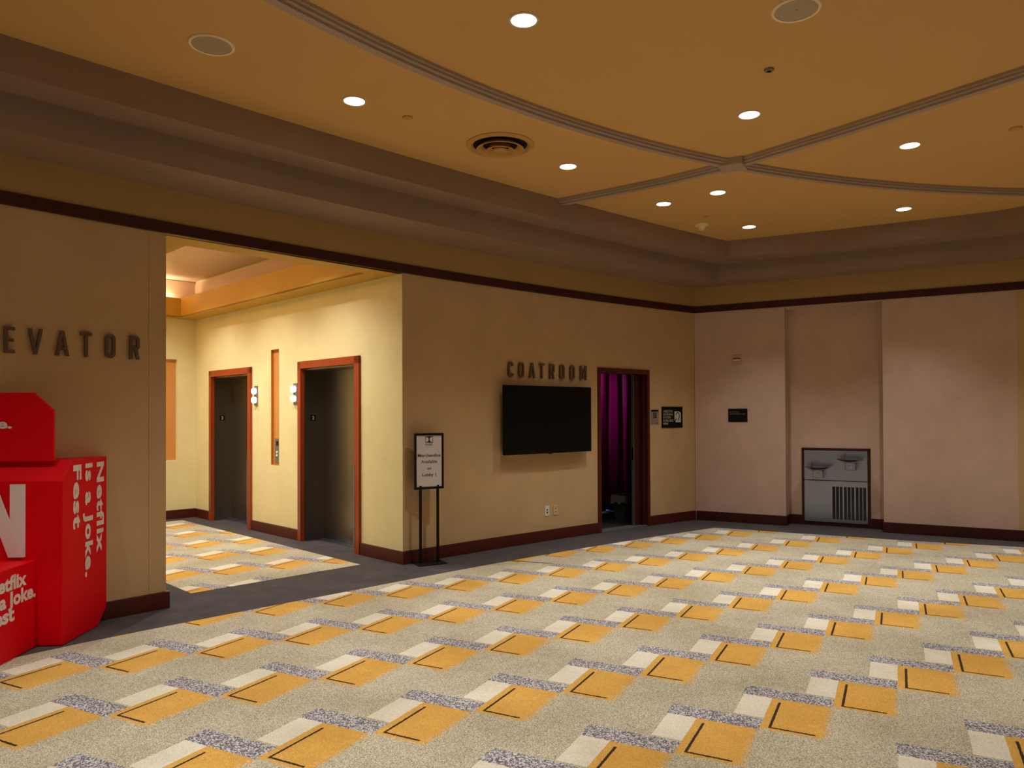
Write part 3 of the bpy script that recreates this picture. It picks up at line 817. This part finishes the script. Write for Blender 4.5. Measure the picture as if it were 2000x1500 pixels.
# writing down the side face (x = 0 plane, tops of the letters towards the wall)
def side_text(txt, ybase, cap, ztop, zbot, par, xx=.0015):
    t_ = text_mb(txt, 0, ztop - zbot, 0, cap, bold=.038, lsp=1.12)
    put_text(t_, cap * .26, LETW, par, 'lettering', lambda v: (xx, ybase + v[2], ztop - v[0]))
side_text('Netflix', .478, .112, 1.248, .556, body)
side_text('is a Joke.', .308, .112, 1.250, .405, body)
side_text('Fest', .139, .112, 1.247, .785, body)
def front_text(txt, y0, y1, z0, cap, par, xx):
    t_ = text_mb(txt, y0, y1, z0, cap, bold=.04)
    put_text(t_, cap * .15, LETW, par, 'lettering', lambda v: (xx, v[0], v[2]))
xx = -.175 + .0015
front_text('Netflix', -.54, -.118, .455, .098, pd, xx)
front_text('is a Joke.', -.54, -.012, .348, .098, pd, xx)
front_text('Fest', -.54, -.255, .250, .098, pd, xx)
text_mb('Netflix', -.90, -.468, 1.605, .07, y=.0485, bold=.035).build('lettering', LETW, hd)
put_text(text_mb('is a Joke.', -.90, -.372, 1.514, .07, y=.0485, bold=.035), .017, LETW, hd, 'lettering')
text_mb('Fest', -.90, -.62, 1.420, .07, y=.0485, bold=.035).build('lettering', LETW, hd)
m_ = MB(); m_.box(-.9, -.50, .13, .40, 1.284, 1.6); m_.box(-.9, -.50, .07, .14, 1.35, 1.5); m_.build('rear_brace', RED, hd, bevel=.003)

# ------------------------------------------------------------------ drinking fountain in the niche
c = RWP(1.486, -ND); FR = R_ROT
t = thing('drinking_fountain', (c[0], c[1], 0), FR, 'stainless steel double drinking fountain recessed in the wall niche', 'drinking fountain')
FW = .903
m_ = MB(); m_.box(0, .036, -.02, .01, .12, 1.108); m_.box(FW - .036, FW, -.02, .01, .12, 1.108); m_.box(0, FW, -.02, .01, 1.072, 1.108)
m_.build('surround', MAHOT, t, bevel=.002)
m_ = MB(); m_.box(.036, FW - .036, -.03, .01, .652, 1.07); m_.build('upper_panel', STEEL, t, bevel=.003)
m_ = MB(); m_.box(.036, FW - .036, -.034, .01, .055, .643); lp = m_.build('lower_panel', STEEL, t, bevel=.003)
x0g = .415
for grp in range(3):
    for k_ in range(3):
        xs = .412 + grp * .151 + k_ * .0475
        m_ = MB(); m_.box(xs, xs + .037, -.0355, -.033, .105, .565); m_.build('grille_slot', SLOT, lp)
for i, (bx_, bz) in enumerate(((.235, .845), (.660, .965))):
    bw_ = MB(); bw_.lathe([(.0, -.055), (.07, -.05), (.13, -.028), (.178, -.002), (.182, .004), (.174, .004), (.12, -.014), (.05, -.022), (0, -.022)], bx_, -.19, bz, 40, 1, .92)
    bo = bw_.build('bowl', STEELD, t, smooth=True)
    h_ = MB(); h_.box(bx_ - .066, bx_ + .066, -.16, -.03, bz - .16, bz - .035); ho = h_.build('push_housing', STEEL, t, bevel=.006)
    h_ = MB(); h_.box(bx_ - .078, bx_ + .078, -.20, -.03, bz - .055, bz - .03); h_.build('bowl_bracket', BLACKM, t, bevel=.003)
    g = MB().lathe([(0, 0), (.024, 0), (.024, .008), (.018, .013), (0, .014)], n=24)
    g.v = [(x + bx_, -.16 - z_, y + bz - .105) for x, y, z_ in g.v]; g.build('push_button', WHITEP, ho, smooth=True)
    tb = MB(); pts = [(bx_ - .055 - .02 * sin(a), -.19, bz - .01 + .075 * (a / 2.2)) for a in [0, .4, .8, 1.2, 1.6]]
    tb.tube([(bx_ - .065, -.19, bz - .015), (bx_ - .078, -.19, bz + .02), (bx_ - .078, -.19, bz + .05), (bx_ - .062, -.19, bz + .075), (bx_ - .035, -.19, bz + .085)], [.012, .011, .010, .010, .013], 12)
    tb.build('bubbler', STEELD, bo, smooth=True)
    dr = MB().lathe([(0, 0), (.02, 0), (.02, .004), (0, .006)], bx_ + .02, -.19, bz - .021, 20); dr.build('drain', STEELD, bo, smooth=True)

# ------------------------------------------------------------------ ceiling fittings
CUT = H3
def downlight(x, y, lab, z=CUT, power=LOBBY_W, spot=92, grp='recessed downlights in the lobby ceiling', vis=True):
    t = thing('downlight', (x, y, z), 0, lab, 'lamp', grp)
    m_ = MB(); m_.ring([(.078, 0), (.094, 0), (.094, -.004), (.086, -.007), (.078, -.005)], 40); m_.build('trim_ring', LIGHTRIM, t, smooth=True)
    m_ = MB(); m_.lathe([(0, -.004), (.06, -.0035), (.078, -.0015), (.078, .0), (0, .0)], n=36); m_.build('lens', LAMPE, t, smooth=True)
    l = lamp('downlight_lamp', 'SPOT', (0, 0, -.02), power, LAMP_COL, .03, spot=spot, blend=1., parent=t)
    return t
DL = [((.081, 4.5), 'largest and nearest glowing ceiling downlight, at the top centre'),
      ((-1.188, 5.653), 'glowing ceiling downlight farthest left, left of the small cover disc'),
      ((.549, 7.171), 'glowing ceiling downlight just right of the round air diffuser'),
      ((1.905, 5.946), 'glowing ceiling downlight just above the beam crossing'),
      ((3.56, 6.645), 'glowing ceiling downlight right of the beam crossing, between straight beam and curved beam'),
      ((1.731, 8.463), 'glowing ceiling downlight farthest left of the three below the beam crossing'),
      ((2.23, 8.04), 'glowing ceiling downlight directly below the beam crossing'),
      ((3.038, 9.524), 'glowing ceiling downlight right beside the smoke detector, nearest the soffit corner'),
      ((4.591, 8.717), 'glowing ceiling downlight near the right soffit, below the curved beam')]
for (x, y), lab in DL: downlight(x, y, lab)
OFF = [(-3.3, 3.5), (6.3, 7.5), (-1.9, 3.9), (-.9, 2.5), (1.3, 2.6), (3.4, 3.9), (5.2, 5.2), (6.9, 6.5), (-3.6, 1.2), (-.8, .2), (2.0, .2), (4.8, 1.6), (7.4, 3.6)]  # leading pair added to brighten the display front and the right wall
for x, y in OFF: downlight(x, y, 'unseen ceiling downlight of the lobby outside the picture')

def disc(name, x, y, r, lab, z=H3, m=CREAMD, h=.006, cat='cover plate', grp=None):
    o = MB().lathe([(0, -h), (r * .9, -h), (r, -h * .5), (r, 0), (0, 0)], n=32).build(name, m, smooth=True, loc=(x, y, z))
    return tag(o, lab, cat, grp)
disc('cover_plate', -.828, 5.969, .042, 'small ochre cover disc on the ceiling left of the air diffuser', m=VENTM, h=.012)
disc('cover_plate', 4.238, 6.248, .05, 'small ochre cover disc on the ceiling at the right picture edge', m=VENTM, h=.012)
disc('cover_plate', 2.358, 9.02, .042, 'small ochre cover disc on the ceiling above the smoke detector', m=VENTM, h=.012)
disc('cover_plate', -2.818, 5.848, .045, 'small brown cover disc under the stepped soffit on the left', z=H1, m=TAUPE, h=.01)
t = thing('ceiling_sensor', (1.792, 5.158, H3), 0, 'tiny grey sensor on the ceiling between speaker and downlight', 'sensor')
MB().lathe([(0, -.016), (.028, -.016), (.034, -.008), (.034, 0), (0, 0)], n=24).build('sensor_body', SIGNG, t, smooth=True)
MB().lathe([(0, -.019), (.014, -.018), (.016, -.0155), (0, -.0155)], n=20).build('sensor_eye', BLACK, t, smooth=True)

def speaker(x, y, r, lab):
    t = thing('ceiling_speaker', (x, y, H3), 0, lab, 'speaker', 'round ceiling speakers')
    MB().ring([(r * .86, 0), (r, 0), (r, -.006), (r * .96, -.011), (r * .86, -.009)], 48).build('rim', CREAML, t, smooth=True)
    MB().lathe([(0, -.007), (r * .85, -.006), (r * .87, 0), (0, 0)], n=48).build('grille', GRILLE, t, smooth=True)
    MB().box(-.006, .006, -.006, .006, -.010, -.0065).build('badge', VENTM, t)
speaker(-1.922, 4.783, .142, 'round ceiling speaker with cream rim at the upper left')
speaker(1.689, 4.392, .142, 'round ceiling speaker with cream rim at the top right, cut by the picture edge')

t = thing('air_diffuser', (-.095, 6.591, H3), 0, 'round ochre air diffuser with nested rings on the ceiling', 'vent')
MB().ring([(.24, 0), (.30, 0), (.302, -.006), (.285, -.018), (.262, -.022), (.24, -.004)], 64).build('outer_ring', VENTM, t, smooth=True)
MB().lathe([(0, -.001), (.24, -.001), (.24, 0), (0, 0)], n=48).build('throat', VOID, t)
MB().ring([(.165, -.006), (.20, -.03), (.212, -.044), (.20, -.046), (.165, -.024), (.150, -.008)], 56).build('middle_ring', VENTM, t, smooth=True)
MB().ring([(.095, -.014), (.12, -.044), (.132, -.058), (.120, -.060), (.095, -.034), (.085, -.016)], 48).build('inner_ring', VENTM, t, smooth=True)
MB().lathe([(0, -.056), (.05, -.056), (.06, -.050), (.05, -.01), (0, -.01)], n=36).build('center_cone', VENTM, t, smooth=True)

t = thing('smoke_detector', (2.40, 9.40, H3), 0, 'white domed smoke detector on the ceiling near the soffit corner', 'smoke detector')
MB().lathe([(0, -.018), (.08, -.018), (.085, -.01), (.085, 0), (0, 0)], n=32).build('base', CREAML, t, smooth=True)
MB().lathe([(0, -.075), (.024, -.073), (.034, -.06), (.045, -.035), (.055, -.018), (0, -.018)], n=32).build('dome', CREAML, t, smooth=True)

# downlights in the alcove tray ceiling
for i, (e, q) in enumerate(((1.2, -1.15), (2.75, -1.15), (4.3, -1.15))):
    c = AL(e, q)
    downlight(c[0], c[1], 'downlight in the alcove tray ceiling, hidden above the opening', z=3.735, power=ALCOVE_W, spot=125, grp='downlights of the elevator alcove')
